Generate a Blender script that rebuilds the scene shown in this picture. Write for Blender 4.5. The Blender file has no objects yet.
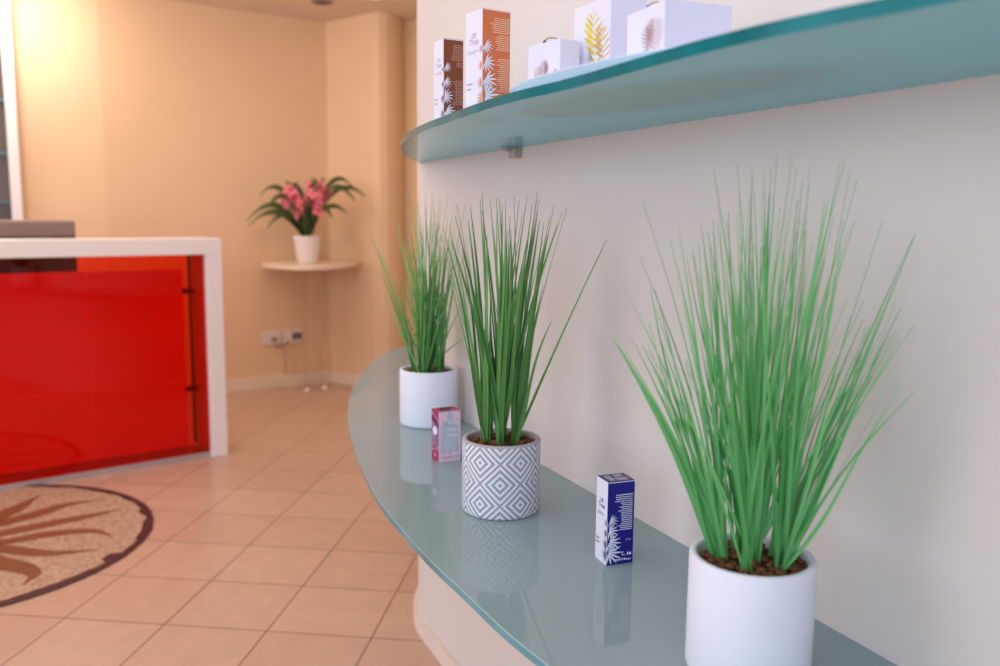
import bpy, bmesh, math, random
from mathutils import Vector, Matrix
C = bpy.context.scene.collection
R = random.Random(7)
PI = math.pi

# ------------------------------------------------------------------ materials
def mat(name, col, rough=.5, spec=.5, metal=0, trans=0, noise=0, nscale=20, bump=0, bscale=200, emis=None, es=0, coat=0, sub=0):
    m = bpy.data.materials.new(name); m.use_nodes = True
    nt = m.node_tree; b = nt.nodes['Principled BSDF']
    b.inputs['Base Color'].default_value = (*col, 1)
    b.inputs['Roughness'].default_value = rough
    b.inputs['Specular IOR Level'].default_value = spec
    b.inputs['Metallic'].default_value = metal
    b.inputs['Transmission Weight'].default_value = trans
    b.inputs['Coat Weight'].default_value = coat
    b.inputs['Coat Roughness'].default_value = .05
    if sub:
        b.inputs['Subsurface Weight'].default_value = sub
        b.inputs['Subsurface Radius'].default_value = (.01, .01, .01)
    if emis:
        b.inputs['Emission Color'].default_value = (*emis, 1)
        b.inputs['Emission Strength'].default_value = es
    tc = nt.nodes.new('ShaderNodeTexCoord')
    if noise:
        n = nt.nodes.new('ShaderNodeTexNoise'); n.inputs['Scale'].default_value = nscale
        n.inputs['Detail'].default_value = 4
        nt.links.new(tc.outputs['Object'], n.inputs['Vector'])
        r = nt.nodes.new('ShaderNodeValToRGB')
        r.color_ramp.elements[0].position = .3; r.color_ramp.elements[1].position = .7
        r.color_ramp.elements[0].color = (*[c*(1-noise) for c in col], 1)
        r.color_ramp.elements[1].color = (*[min(1, c*(1+noise)) for c in col], 1)
        nt.links.new(n.outputs['Fac'], r.inputs['Fac'])
        nt.links.new(r.outputs['Color'], b.inputs['Base Color'])
    if bump:
        n2 = nt.nodes.new('ShaderNodeTexNoise'); n2.inputs['Scale'].default_value = bscale
        nt.links.new(tc.outputs['Object'], n2.inputs['Vector'])
        bp = nt.nodes.new('ShaderNodeBump'); bp.inputs['Strength'].default_value = bump
        bp.inputs['Distance'].default_value = .002
        nt.links.new(n2.outputs['Fac'], bp.inputs['Height'])
        nt.links.new(bp.outputs['Normal'], b.inputs['Normal'])
    return m

def S(r, g, b):                      # sRGB 0-255 to linear
    f = lambda c: (c/255/12.92) if c/255 <= .04045 else ((c/255+.055)/1.055)**2.4
    return (f(r), f(g), f(b))

M = {}
M['wall_near'] = mat('wall_near', S(216, 207, 204), .75, .3, noise=.02, nscale=3, bump=.05, bscale=90)
M['wall_far'] = mat('wall_far', S(232, 196, 160), .7, .3, noise=.02, nscale=2, bump=.05, bscale=90)
M['wall_strip'] = mat('wall_strip', S(238, 206, 164), .7, .3, noise=.02, nscale=2)
M['ceiling'] = mat('ceiling_paint', S(226, 204, 188), .8, .2, noise=.02, nscale=3)
M['skirting'] = mat('skirting', S(236, 214, 192), .35, .5, noise=.03, nscale=6)
M['skirting_near'] = mat('skirting_near', S(226, 212, 204), .4, .5, noise=.02, nscale=6)
M['white_gloss'] = mat('white_lacquer', S(240, 232, 232), .25, .5, noise=.01, nscale=5)
M['ceramic'] = mat('white_ceramic', S(224, 228, 242), .55, .4, noise=.015, nscale=30, bump=.08, bscale=300)
M['orchid_pot'] = mat('white_glazed', S(236, 222, 222), .3, .5, noise=.01, nscale=10)
M['bark'] = mat('bark_chips', S(112, 76, 54), .85, .2, noise=.5, nscale=120, bump=.6, bscale=200)
M['black'] = mat('black_metal', S(30, 26, 28), .4, .5, noise=.1)
M['dark_rod'] = mat('dark_rod', S(60, 12, 8), .4, .5, noise=.1)
M['clip'] = mat('clip_metal', S(120, 20, 16), .3, .5, metal=.4, noise=.05)
M['chrome'] = mat('brushed_steel', S(190, 178, 176), .35, .5, metal=.6, noise=.1, nscale=60)
M['board'] = mat('red_board', S(244, 60, 20), .45, .3, noise=.04, nscale=3, emis=(1, .06, .01), es=.12)  # slight red self-glow added to brighten the board behind the glass
M['aluminium'] = mat('aluminium_strip', S(190, 178, 182), .35, .5, metal=.5, noise=.05)
M['monitor'] = mat('monitor_plastic', S(140, 118, 112), .35, .5, noise=.05)
M['monitor_dark'] = mat('monitor_dark', S(34, 24, 26), .4, .5, noise=.05)
M['desk'] = mat('desk_top', S(220, 210, 200), .4, .5, noise=.03)
M['cab_dark'] = mat('cabinet_dark', S(92, 76, 70), .3, .5, noise=.15, nscale=4)
M['socket'] = mat('socket_plastic', S(232, 214, 206), .35, .5, noise=.02)
M['socket_dark'] = mat('socket_dark', S(40, 36, 36), .4, .5, noise=.05)
M['cable'] = mat('cable_grey', S(130, 108, 100), .5, .4, noise=.05)
M['trunking'] = mat('trunking', S(216, 180, 142), .5, .4, noise=.02)
M['petal'] = mat('pink_petal', S(244, 128, 142), .5, .3, noise=.2, nscale=60, sub=.1)
M['petal_heart'] = mat('petal_heart', S(196, 40, 70), .5, .3, noise=.2, nscale=60)
M['orchid_leaf'] = mat('orchid_leaf', S(58, 82, 42), .4, .5, noise=.3, nscale=20)
M['stem'] = mat('flower_stem', S(96, 110, 52), .5, .4, noise=.2)
M['acrylic_foot'] = mat('acrylic_foot', S(250, 236, 220), .15, .8, noise=.02)
M['blue'] = mat('blue_card', S(14, 14, 128), .35, .5, noise=.05, nscale=60)
M['blue_top'] = mat('blue_card_top', S(52, 44, 96), .35, .5, noise=.08, nscale=60)
M['card_white'] = mat('white_card', S(224, 224, 242), .5, .4, noise=.01, nscale=60)
M['print_white'] = mat('white_print', S(226, 226, 248), .5, .3, noise=.02, nscale=60)
M['print_blue'] = mat('blue_print', S(60, 62, 120), .5, .3, noise=.1, nscale=60)
M['orange'] = mat('orange_card', S(206, 112, 66), .45, .4, noise=.06, nscale=60)
M['print_orange'] = mat('orange_print', S(222, 140, 104), .5, .3, noise=.1, nscale=60)
M['print_orange_text'] = mat('peach_print', S(240, 196, 170), .5, .3, noise=.03, nscale=60)
M['brown'] = mat('brown_card', S(124, 62, 38), .45, .4, noise=.06, nscale=60)
M['print_brown'] = mat('brown_print', S(120, 72, 70), .5, .3, noise=.1, nscale=60)
M['print_brown_text'] = mat('tan_print', S(186, 140, 122), .5, .3, noise=.03, nscale=60)
M['print_mauve'] = mat('mauve_print', S(172, 162, 194), .5, .3, noise=.1, nscale=60)
M['pink'] = mat('pink_card', S(226, 202, 224), .45, .4, noise=.06, nscale=60)
M['pink_panel'] = mat('grey_panel', S(176, 184, 200), .5, .3, noise=.15, nscale=300)
M['magenta'] = mat('magenta_card', S(166, 44, 96), .45, .4, noise=.25, nscale=90)
M['plum'] = mat('plum_print', S(78, 26, 66), .5, .3, noise=.3, nscale=90)
M['mauve_side'] = mat('mauve_side', S(150, 116, 150), .5, .3, noise=.3, nscale=120)
M['logo_blue'] = mat('pale_blue_print', S(140, 170, 200), .5, .3, noise=.1, nscale=100)
M['rose_print'] = mat('rose_print', S(190, 70, 100), .5, .3, noise=.2, nscale=100)
M['tray'] = mat('white_tray', S(226, 228, 244), .25, .5, noise=.01, nscale=20)
M['carton'] = mat('white_carton', S(220, 220, 240), .5, .4, noise=.01, nscale=20)
M['fern_yellow'] = mat('fern_yellow', S(216, 196, 60), .5, .3, noise=.15, nscale=100)
M['fern_tan'] = mat('fern_tan', S(206, 172, 110), .5, .3, noise=.15, nscale=100)
M['fern_green'] = mat('fern_green', S(70, 106, 92), .5, .3, noise=.15, nscale=100)
M['fern_brown'] = mat('fern_brown', S(150, 118, 122), .5, .3, noise=.3, nscale=100)
M['fern_rose'] = mat('fern_rose', S(196, 170, 172), .5, .3, noise=.2, nscale=100)
M['cord'] = mat('dark_cord', S(90, 78, 74), .5, .4, noise=.1)
M['motif_dark'] = mat('mosaic_border', S(74, 42, 42), .5, .4, noise=.35, nscale=60, bump=.3)
M['motif'] = mat('mosaic_ochre', S(134, 86, 56), .5, .4, noise=.22, nscale=90, bump=.3)
M['downlight'] = mat('downlight_trim', S(150, 124, 110), .4, .5, noise=.05)
M['downlight_on'] = mat('downlight_lens', S(255, 240, 225), .4, .5, emis=(1, .86, .75), es=3)

def grass_mat(name, lo, hi, tip):
    m = mat(name, lo, .42, .4)
    nt = m.node_tree; b = nt.nodes['Principled BSDF']
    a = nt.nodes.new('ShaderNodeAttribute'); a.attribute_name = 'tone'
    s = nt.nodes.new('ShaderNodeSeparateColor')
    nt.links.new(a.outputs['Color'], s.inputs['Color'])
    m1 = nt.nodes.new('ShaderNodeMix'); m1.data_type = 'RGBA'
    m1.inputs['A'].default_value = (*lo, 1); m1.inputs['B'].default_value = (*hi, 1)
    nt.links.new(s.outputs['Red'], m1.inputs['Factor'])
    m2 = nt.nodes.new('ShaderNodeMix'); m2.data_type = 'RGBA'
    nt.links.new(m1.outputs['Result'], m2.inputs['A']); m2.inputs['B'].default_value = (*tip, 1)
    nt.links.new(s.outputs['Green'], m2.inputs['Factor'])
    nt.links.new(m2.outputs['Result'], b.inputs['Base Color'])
    tr = nt.nodes.new('ShaderNodeBsdfTranslucent'); nt.links.new(m2.outputs['Result'], tr.inputs['Color'])
    mx = nt.nodes.new('ShaderNodeMixShader'); mx.inputs['Fac'].default_value = .25
    out = nt.nodes['Material Output']
    nt.links.new(b.outputs[0], mx.inputs[1]); nt.links.new(tr.outputs[0], mx.inputs[2])
    nt.links.new(mx.outputs[0], out.inputs['Surface'])
    return m
M['grass_near'] = grass_mat('grass_bright', S(72, 156, 82), S(138, 212, 140), S(150, 190, 140))
M['grass_mid'] = grass_mat('grass_mid', S(38, 100, 40), S(122, 180, 100), S(104, 116, 84))
M['grass_far'] = grass_mat('grass_far', S(60, 126, 62), S(138, 196, 116), S(160, 166, 116))

def glass_body(name, top, under, tf=.33):
    """frosted aqua shelf glass: glossy surface over a diffuse and translucent body"""
    m = bpy.data.materials.new(name); m.use_nodes = True; nt = m.node_tree
    b = nt.nodes['Principled BSDF']; b.inputs['Roughness'].default_value = .03
    b.inputs['IOR'].default_value = 1.75; b.inputs['Base Color'].default_value = (*top, 1)
    b.inputs['Specular IOR Level'].default_value = .62
    tc = nt.nodes.new('ShaderNodeTexCoord'); n = nt.nodes.new('ShaderNodeTexNoise'); n.inputs['Scale'].default_value = 3
    nt.links.new(tc.outputs['Object'], n.inputs['Vector'])
    mx0 = nt.nodes.new('ShaderNodeMix'); mx0.data_type = 'RGBA'
    mx0.inputs['A'].default_value = (*top, 1); mx0.inputs['B'].default_value = (*under, 1)
    nt.links.new(n.outputs['Fac'], mx0.inputs['Factor']); nt.links.new(mx0.outputs['Result'], b.inputs['Base Color'])
    t = nt.nodes.new('ShaderNodeBsdfTranslucent'); t.inputs['Color'].default_value = (*under, 1)
    mx = nt.nodes.new('ShaderNodeMixShader'); mx.inputs['Fac'].default_value = tf
    nt.links.new(b.outputs[0], mx.inputs[1]); nt.links.new(t.outputs[0], mx.inputs[2])
    nt.links.new(mx.outputs[0], nt.nodes['Material Output'].inputs['Surface'])
    return m
M['glass_low'] = glass_body('frosted_glass_low', S(172, 188, 194), S(170, 198, 206))
M['glass_up'] = glass_body('frosted_glass_up', S(112, 196, 208), S(128, 222, 232), .24)
M['edge_low'] = mat('glass_edge_pale', S(92, 146, 156), .15, .4, noise=.25, nscale=9)
M['edge_up'] = mat('glass_edge_teal', S(0, 108, 116), .2, .15, noise=.25, nscale=14)
M['arris'] = mat('glass_arris', S(176, 212, 216), .2, .5, noise=.1, nscale=9)

def filter_glass(name, col, refl=.08, clear=False):
    m = bpy.data.materials.new(name); m.use_nodes = True; nt = m.node_tree
    nt.nodes.remove(nt.nodes['Principled BSDF'])
    t = nt.nodes.new('ShaderNodeBsdfTransparent'); t.inputs['Color'].default_value = (*col, 1)
    g = nt.nodes.new('ShaderNodeBsdfGlossy'); g.inputs['Roughness'].default_value = .04
    fr = nt.nodes.new('ShaderNodeFresnel'); fr.inputs['IOR'].default_value = 1.45
    mx = nt.nodes.new('ShaderNodeMixShader')
    ml = nt.nodes.new('ShaderNodeMath'); ml.operation = 'MULTIPLY'; ml.inputs[1].default_value = refl
    nt.links.new(fr.outputs[0], ml.inputs[0]); nt.links.new(ml.outputs[0], mx.inputs['Fac']); nt.links.new(t.outputs[0], mx.inputs[1]); nt.links.new(g.outputs[0], mx.inputs[2])
    nt.links.new(mx.outputs[0], nt.nodes['Material Output'].inputs['Surface'])
    return m
M['red_glass'] = filter_glass('red_glass', (.97, .24, .035), .8)
M['acrylic'] = filter_glass('clear_acrylic', (.985, .975, .96), .35)

def pot_pattern():
    m = mat('diamond_pattern', S(236, 236, 246), .6, .3)
    nt = m.node_tree; b = nt.nodes['Principled BSDF']; N = nt.nodes.new; L = nt.links.new
    def math_(op, a, b_=None):
        n = N('ShaderNodeMath'); n.operation = op
        for i, v in enumerate((a, b_)):
            if v is None: continue
            if isinstance(v, (int, float)): n.inputs[i].default_value = v
            else: L(v, n.inputs[i])
        return n.outputs[0]
    tc = N('ShaderNodeTexCoord'); sp = N('ShaderNodeSeparateXYZ'); L(tc.outputs['Object'], sp.inputs[0])
    ang = math_('ARCTAN2', sp.outputs['Y'], sp.outputs['X'])
    u = math_('MULTIPLY', ang, 6/(2*PI)); u = math_('ADD', u, 1.5+.02)
    v = math_('DIVIDE', math_('SUBTRACT', sp.outputs['Z'], .0575), .0660)
    def cell(x):
        fr = math_('FRACT', math_('ADD', math_('ADD', x, .5), 20))
        return math_('ABSOLUTE', math_('SUBTRACT', fr, .5))
    d = math_('MAXIMUM', cell(math_('ADD', u, v)), cell(math_('SUBTRACT', u, v)))
    k = math_('FRACT', math_('DIVIDE', d, .165))
    w = math_('MULTIPLY', math_('GREATER_THAN', k, .34), math_('LESS_THAN', k, .80))
    w = math_('MULTIPLY', w, math_('LESS_THAN', d, .48))
    nz = N('ShaderNodeTexNoise'); nz.inputs['Scale'].default_value = 260; L(tc.outputs['Object'], nz.inputs['Vector'])
    mx = N('ShaderNodeMix'); mx.data_type = 'RGBA'
    mx.inputs['A'].default_value = (*S(152, 158, 178), 1); mx.inputs['B'].default_value = (*S(240, 240, 250), 1)
    L(w, mx.inputs['Factor'])
    mx2 = N('ShaderNodeMix'); mx2.data_type = 'RGBA'; mx2.inputs['Factor'].default_value = .12
    L(mx.outputs['Result'], mx2.inputs['A']); L(nz.outputs['Color'], mx2.inputs['B'])
    L(mx2.outputs['Result'], b.inputs['Base Color'])
    bp = N('ShaderNodeBump'); bp.inputs['Strength'].default_value = .4; bp.inputs['Distance'].default_value = .001
    L(w, bp.inputs['Height']); L(bp.outputs['Normal'], b.inputs['Normal'])
    return m
M['pot_pattern'] = pot_pattern()
M['pot_rim'] = mat('grey_concrete_rim', S(176, 168, 174), .7, .3, noise=.08, nscale=80)

def mosaic_mat():
    m = mat('mosaic_field', S(190, 150, 122), .55, .4)
    nt = m.node_tree; b = nt.nodes['Principled BSDF']
    tc = nt.nodes.new('ShaderNodeTexCoord'); v = nt.nodes.new('ShaderNodeTexVoronoi'); v.inputs['Scale'].default_value = 110
    nt.links.new(tc.outputs['Object'], v.inputs['Vector'])
    r = nt.nodes.new('ShaderNodeValToRGB'); e = r.color_ramp.elements
    e[0].color = (*S(154, 120, 102), 1); e[1].color = (*S(206, 176, 150), 1)
    nt.links.new(v.outputs['Color'], r.inputs['Fac']); nt.links.new(r.outputs['Color'], b.inputs['Base Color'])
    bp = nt.nodes.new('ShaderNodeBump'); bp.inputs['Strength'].default_value = .3; bp.inputs['Distance'].default_value = .002
    nt.links.new(v.outputs['Distance'], bp.inputs['Height']); nt.links.new(bp.outputs['Normal'], b.inputs['Normal'])
    return m
M['mosaic'] = mosaic_mat()

def tile_mat(T):
    m = mat('floor_tiles', S(216, 176, 150), .32, .45)
    nt = m.node_tree; b = nt.nodes['Principled BSDF']; L = nt.links.new
    tc = nt.nodes.new('ShaderNodeTexCoord')
    br = nt.nodes.new('ShaderNodeTexBrick'); br.offset = 0; br.squash = 1
    br.inputs['Scale'].default_value = 1; br.inputs['Brick Width'].default_value = T; br.inputs['Row Height'].default_value = T
    br.inputs['Mortar Size'].default_value = .0022; br.inputs['Mortar Smooth'].default_value = .2
    br.inputs['Color1'].default_value = (*S(206, 172, 152), 1); br.inputs['Color2'].default_value = (*S(200, 164, 143), 1)
    br.inputs['Mortar'].default_value = (*S(128, 92, 76), 1)
    L(tc.outputs['Object'], br.inputs['Vector'])
    n = nt.nodes.new('ShaderNodeTexNoise'); n.inputs['Scale'].default_value = 14; n.inputs['Detail'].default_value = 5
    L(tc.outputs['Object'], n.inputs['Vector'])
    r = nt.nodes.new('ShaderNodeValToRGB'); r.color_ramp.elements[0].position = .3; r.color_ramp.elements[1].position = .75
    r.color_ramp.elements[0].color = (.9, .88, .86, 1); r.color_ramp.elements[1].color = (1, 1, 1, 1)
    L(n.outputs['Fac'], r.inputs['Fac'])
    mx = nt.nodes.new('ShaderNodeMix'); mx.data_type = 'RGBA'; mx.blend_type = 'MULTIPLY'; mx.inputs['Factor'].default_value = 1
    L(br.outputs['Color'], mx.inputs['A']); L(r.outputs['Color'], mx.inputs['B']); L(mx.outputs['Result'], b.inputs['Base Color'])
    bp = nt.nodes.new('ShaderNodeBump'); bp.invert = True; bp.inputs['Strength'].default_value = .5; bp.inputs['Distance'].default_value = .002
    L(br.outputs['Fac'], bp.inputs['Height']); L(bp.outputs['Normal'], b.inputs['Normal'])
    return m

# ------------------------------------------------------------------ mesh helpers
class MB:
    def __init__(s): s.v = []; s.f = []; s.mi = []; s.sm = []; s.col = []
    def add(s, verts, faces, mi=0, smooth=False, cols=None):
        o = len(s.v); s.v += [tuple(p) for p in verts]
        s.col += cols if cols else [(0, 0, 0, 1)]*len(verts)
        for f in faces: s.f.append([i+o for i in f]); s.mi.append(mi); s.sm.append(smooth)
        return s
    def box(s, a, b, mi=0):
        x0, y0, z0 = a; x1, y1, z1 = b
        v = [(x, y, z) for z in (z0, z1) for y in (y0, y1) for x in (x0, x1)]
        return s.add(v, [(0, 2, 3, 1), (4, 5, 7, 6), (0, 1, 5, 4), (2, 6, 7, 3), (0, 4, 6, 2), (1, 3, 7, 5)], mi)
    def prism(s, poly, z0, z1, mi_cap=0, mi_side=0, smooth=False):
        n = len(poly)
        v = [(x, y, z0) for x, y in poly] + [(x, y, z1) for x, y in poly]
        s.add(v, [tuple(range(n-1, -1, -1)), tuple(range(n, 2*n))], mi_cap)
        s.add(v, [(i, (i+1) % n, n+(i+1) % n, n+i) for i in range(n)], mi_side, smooth)
        return s
    def lathe(s, prof, seg=48, mi=0, c=(0, 0, 0), smooth=True):
        n = len(prof); v = []
        for k in range(seg):
            a = 2*PI*k/seg
            v += [(c[0]+r*math.cos(a), c[1]+r*math.sin(a), c[2]+z) for r, z in prof]
        f = []
        for k in range(seg):
            k2 = (k+1) % seg
            for i in range(n-1): f.append((k*n+i, k2*n+i, k2*n+i+1, k*n+i+1))
        return s.add(v, f, mi, smooth)
    def tube(s, path, r, seg=8, mi=0, taper=None):
        P = [Vector(p) for p in path]; v = []; n = len(P)
        for i, p in enumerate(P):
            t = (P[min(i+1, n-1)]-P[max(i-1, 0)]).normalized()
            up = Vector((0, 0, 1)) if abs(t.z) < .95 else Vector((1, 0, 0))
            a = t.cross(up).normalized(); b = t.cross(a)
            rr = r if not taper else r*(1+(taper-1)*i/(n-1))
            v += [p+a*rr*math.cos(2*PI*k/seg)+b*rr*math.sin(2*PI*k/seg) for k in range(seg)]
        f = [(i*seg+k, i*seg+(k+1) % seg, (i+1)*seg+(k+1) % seg, (i+1)*seg+k) for i in range(n-1) for k in range(seg)]
        f += [tuple(range(seg-1, -1, -1)), tuple((n-1)*seg+k for k in range(seg))]
        return s.add(v, f, mi, True)
    def ball(s, c, r, mi=0, nu=12, nv=8, sc=(1, 1, 1)):
        v = []; f = []
        for i in range(nv+1):
            th = PI*i/nv
            for j in range(nu):
                ph = 2*PI*j/nu
                v.append((c[0]+r*sc[0]*math.sin(th)*math.cos(ph), c[1]+r*sc[1]*math.sin(th)*math.sin(ph), c[2]+r*sc[2]*math.cos(th)))
        for i in range(nv):
            for j in range(nu): f.append((i*nu+j, (i+1)*nu+j, (i+1)*nu+(j+1) % nu, i*nu+(j+1) % nu))
        return s.add(v, f, mi, True)
    def build(s, name, mats, parent=None, bevel=0, loc=(0, 0, 0), rz=0, tone=False, segs=2):
        me = bpy.data.meshes.new(name); me.from_pydata(s.v, [], s.f)
        for m in (mats if isinstance(mats, (list, tuple)) else [mats]): me.materials.append(m)
        for p, mi, sm in zip(me.polygons, s.mi, s.sm): p.material_index = mi; p.use_smooth = sm
        if tone:
            ca = me.color_attributes.new('tone', 'FLOAT_COLOR', 'POINT')
            for i, c in enumerate(s.col): ca.data[i].color = c
        me.update()
        o = bpy.data.objects.new(name, me); C.objects.link(o)
        if parent: o.parent = parent
        o.location = loc; o.rotation_euler = (0, 0, rz)
        if bevel:
            b = o.modifiers.new('Bevel', 'BEVEL'); b.width = bevel; b.segments = segs; b.limit_method = 'ANGLE'; b.angle_limit = .6
        return o

def empty(name, loc, rz, label, cat, group=None):
    o = bpy.data.objects.new(name, None); C.objects.link(o); o.location = loc; o.rotation_euler = (0, 0, rz)
    o.empty_display_size = .05
    o['label'] = label; o['category'] = cat
    if group: o['group'] = group
    return o
def tag(o, label, cat, group=None):
    o['label'] = label; o['category'] = cat
    if group: o['group'] = group
    return o
def struct(o): o['kind'] = 'structure'; return o

# ------------------------------------------------------------------ camera
H = 1.11606
fv = Vector((0, .99108013, -.13326734)); rv = Vector((.99994394, .00141107, .01049386)); uv_ = Vector((-.0105883, .13325987, .99102457))
cam = bpy.data.cameras.new('camera'); co = bpy.data.objects.new('camera', cam); C.objects.link(co)
cam.sensor_width = 36; cam.lens = 865.07/1000*36
co.matrix_world = Matrix(((rv.x, uv_.x, -fv.x, 0), (rv.y, uv_.y, -fv.y, 0), (rv.z, uv_.z, -fv.z, H), (0, 0, 0, 1)))
cam.dof.use_dof = True; cam.dof.focus_distance = 1.22; cam.dof.aperture_fstop = 31.14/1000/.0085
cam.clip_start = .02; cam.shift_x = -.0022
bpy.context.scene.camera = co

# ------------------------------------------------------------------ setting
T = .29; YAW = -.108473
gx, gy = 4.97687*T, -7.33382*T
cy_, sy_ = math.cos(YAW), math.sin(YAW)
def tile_rot(x, y): return (cy_*x-sy_*y, sy_*x+cy_*y)
b = MB(); b.add([(-8, -8, 0), (8, -8, 0), (8, 8, 0), (-8, 8, 0)], [(0, 1, 2, 3)])
lx, ly = tile_rot(-gx, -gy)
fl = struct(b.build('floor', tile_mat(T), loc=(lx, ly, 0), rz=YAW))

CZ = 2.34
P0 = (-1.155, 5.765); PA = (-2.274, 5.005); PB = (-3.02, 4.65); PC = (-5.2, 3.62)
P1 = (-.80, 5.51); P2 = (-.645, 5.70); P3 = (-.25, 5.42); P4 = (2.2, 3.9)
def wall_strip(name, pts, m, out=.12):
    """a wall of some thickness following pts (its visible side), thickness away from the camera"""
    back = []
    for i, p in enumerate(pts):
        back.append((p[0]*(1+out/5.5)+0, p[1]*(1+out/5.5)*1.01))
    poly = pts+back[::-1]
    return struct(MB().prism(poly, 0, CZ, 0, 0).build(name, m))
wall_strip('wall_back', [PC, PB, PA, P0], M['wall_far'])
SIDE = [P0, (-.95, 5.60), (-.88, 5.54), (-.82, 5.49), (-.77, 5.465), (-.725, 5.48), (-.69, 5.52), (-.665, 5.58), P2]
wall_strip('wall_side', SIDE, M['wall_far'])
wall_strip('wall_niche', [P2, P3, P4], M['wall_strip'])
struct(MB().box((-5.5, -3.2, CZ), (2.6, 6.4, CZ+.1)).build('ceiling', M['ceiling']))

def base_strip(name, pts, m, h=.075, t=.014, side=-1):
    o = []
    n = len(pts)
    for i, p in enumerate(pts):
        a = pts[max(i-1, 0)]; c = pts[min(i+1, n-1)]
        dx, dy = c[0]-a[0], c[1]-a[1]; l = math.hypot(dx, dy)
        o.append((p[0]-side*dy/l*t, p[1]+side*dx/l*t))
    return struct(MB().prism(pts+o[::-1], 0, h, 0, 0).build(name, m, bevel=.004))
base_strip('baseboard_back', [PC, PB, PA, P0], M['skirting'])
base_strip('baseboard_side', SIDE, M['skirting'])
base_strip('baseboard_niche', [P2, P3, P4], M['skirting'])

# near wall: straight run ending in a rounded nose
W0 = Vector((.08, 1.593)); wd = Vector((-.423, .906)).normalized(); wn = Vector((.906, .423)).normalized()
rho = .4; tt = (.2357-.057*rho)/.332
nose = []
Sx = W0+wd*tt; cc = Sx+wn*rho
for k in range(25):
    a = PI*.62*k/24
    p = cc + (-wn*math.cos(a)+wd*math.sin(a))*rho
    nose.append((p.x, p.y))
start = W0-wd*3.6
near_poly = [(start.x, start.y)]+[tuple(W0-wd*(3.6-3.6*i/6)) for i in range(1, 6)]+nose
wall_pts = list(near_poly)
near_poly2 = near_poly+[(1.0, 2.75), (start.x+.8, start.y+.2)]
struct(MB().prism(near_poly2[::-1], 0, CZ, 0, 0, True).build('wall_right', M['wall_near']))
base_strip('baseboard_right', wall_pts, M['skirting_near'], h=.045, t=.014, side=1)

# ------------------------------------------------------------------ smooth curves
def catmull(P, n=10):
    P = [Vector(p) for p in P]; out = []
    Q = [P[0]*2-P[1]]+P+[P[-1]*2-P[-2]]
    for i in range(1, len(Q)-2):
        a, b_, c, d = Q[i-1:i+3]
        for k in range(n):
            t = k/n
            out.append(.5*((2*b_)+(-a+c)*t+(2*a-5*b_+4*c-d)*t*t+(-a+3*b_-3*c+d)*t**3))
    out.append(P[-1]); return out

def wall_line_point(s): return W0-wd*s
# lower shelf: outer curve from near to far, then round the tip into the wall
low_front = [(.60, .02), (.43, .28), (.245, .55), (.120, .740), (.049, .858), (.005, .933), (-.044, 1.030), (-.095, 1.130), (-.149, 1.251), (-.207, 1.395), (-.270, 1.600),
             (-.326, 1.821), (-.372, 2.05), (-.402, 2.298), (-.418, 2.62), (-.405, 2.88), (-.35, 3.09), (-.24, 3.2), (-.08, 3.22), (.12, 3.12), (.3, 2.9)]
def shelf(name, front, ztop, th, mats, label, cat, parent_group=None):
    c = catmull([(x, y, 0) for x, y in front], 8)
    poly = [(p.x, p.y) for p in c]
    # back line follows just inside the wall face
    back = [(wall_line_point(s)+wn*.02) for s in (-tt, -.3, 0, .5, 1.0, 1.4, 1.7)]
    endp = Vector(poly[0]); 
    back = [p for p in back if p.y > endp.y+.03]
    nosein = [Vector((cc.x, cc.y))+(Vector((nx, ny))-cc)*((rho-.02)/rho) for nx, ny in nose]
    far = Vector(poly[-1])
    nosein = [p for p in nosein if p.y < far.y-.02][::-1]
    full = poly+[tuple(p) for p in nosein[::1]]+[tuple(p) for p in back[1:]]
    n = len(full)
    e = .0012
    mb = MB()
    cen = None
    # caps
    mb.add([(x, y, ztop) for x, y in full], [tuple(range(n))], 0)
    mb.add([(x, y, ztop-th) for x, y in full], [tuple(range(n-1, -1, -1))], 0)
    for z0, z1, mi in ((ztop-e, ztop, 2), (ztop-th+e, ztop-e, 1), (ztop-th, ztop-th+e, 1)):
        v = [(x, y, z0) for x, y in full]+[(x, y, z1) for x, y in full]
        mb.add(v, [(i, (i+1) % n, n+(i+1) % n, n+i) for i in range(n)], mi, False)
    o = mb.build(name, mats)
    bm = bmesh.new(); bm.from_mesh(o.data); bmesh.ops.remove_doubles(bm, verts=bm.verts, dist=1e-6)
    bmesh.ops.recalc_face_normals(bm, faces=bm.faces)
    bmesh.ops.triangulate(bm, faces=[f for f in bm.faces if len(f.verts) > 4]); bm.to_mesh(o.data); bm.free()
    return tag(o, label, cat)
ZL = .65; ZU = 1.26
shelf('glass_shelf', low_front, ZL, .011, [M['glass_low'], M['edge_low'], M['arris']],
      'long curved frosted glass shelf carrying the three potted grasses', 'shelf')
up_front = [(.62, -.02), (.49, .18), (.37, .385), (.272, .551), (.220, .624), (.186, .676), (.147, .751), (.070, .924), (.016, 1.023), (-.028, 1.123), (-.075, 1.252),
            (-.128, 1.40), (-.173, 1.565), (-.205, 1.75), (-.2195, 1.93), (-.222, 2.08), (-.214, 2.22), (-.185, 2.35), (-.12, 2.44), (-.02, 2.47), (.06, 2.44)]
shelf('glass_shelf', up_front, ZU, .0112, [M['glass_up'], M['edge_up'], M['edge_up']],
      'upper curved teal glass shelf on the wall holding boxes and white tray', 'shelf')

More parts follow.
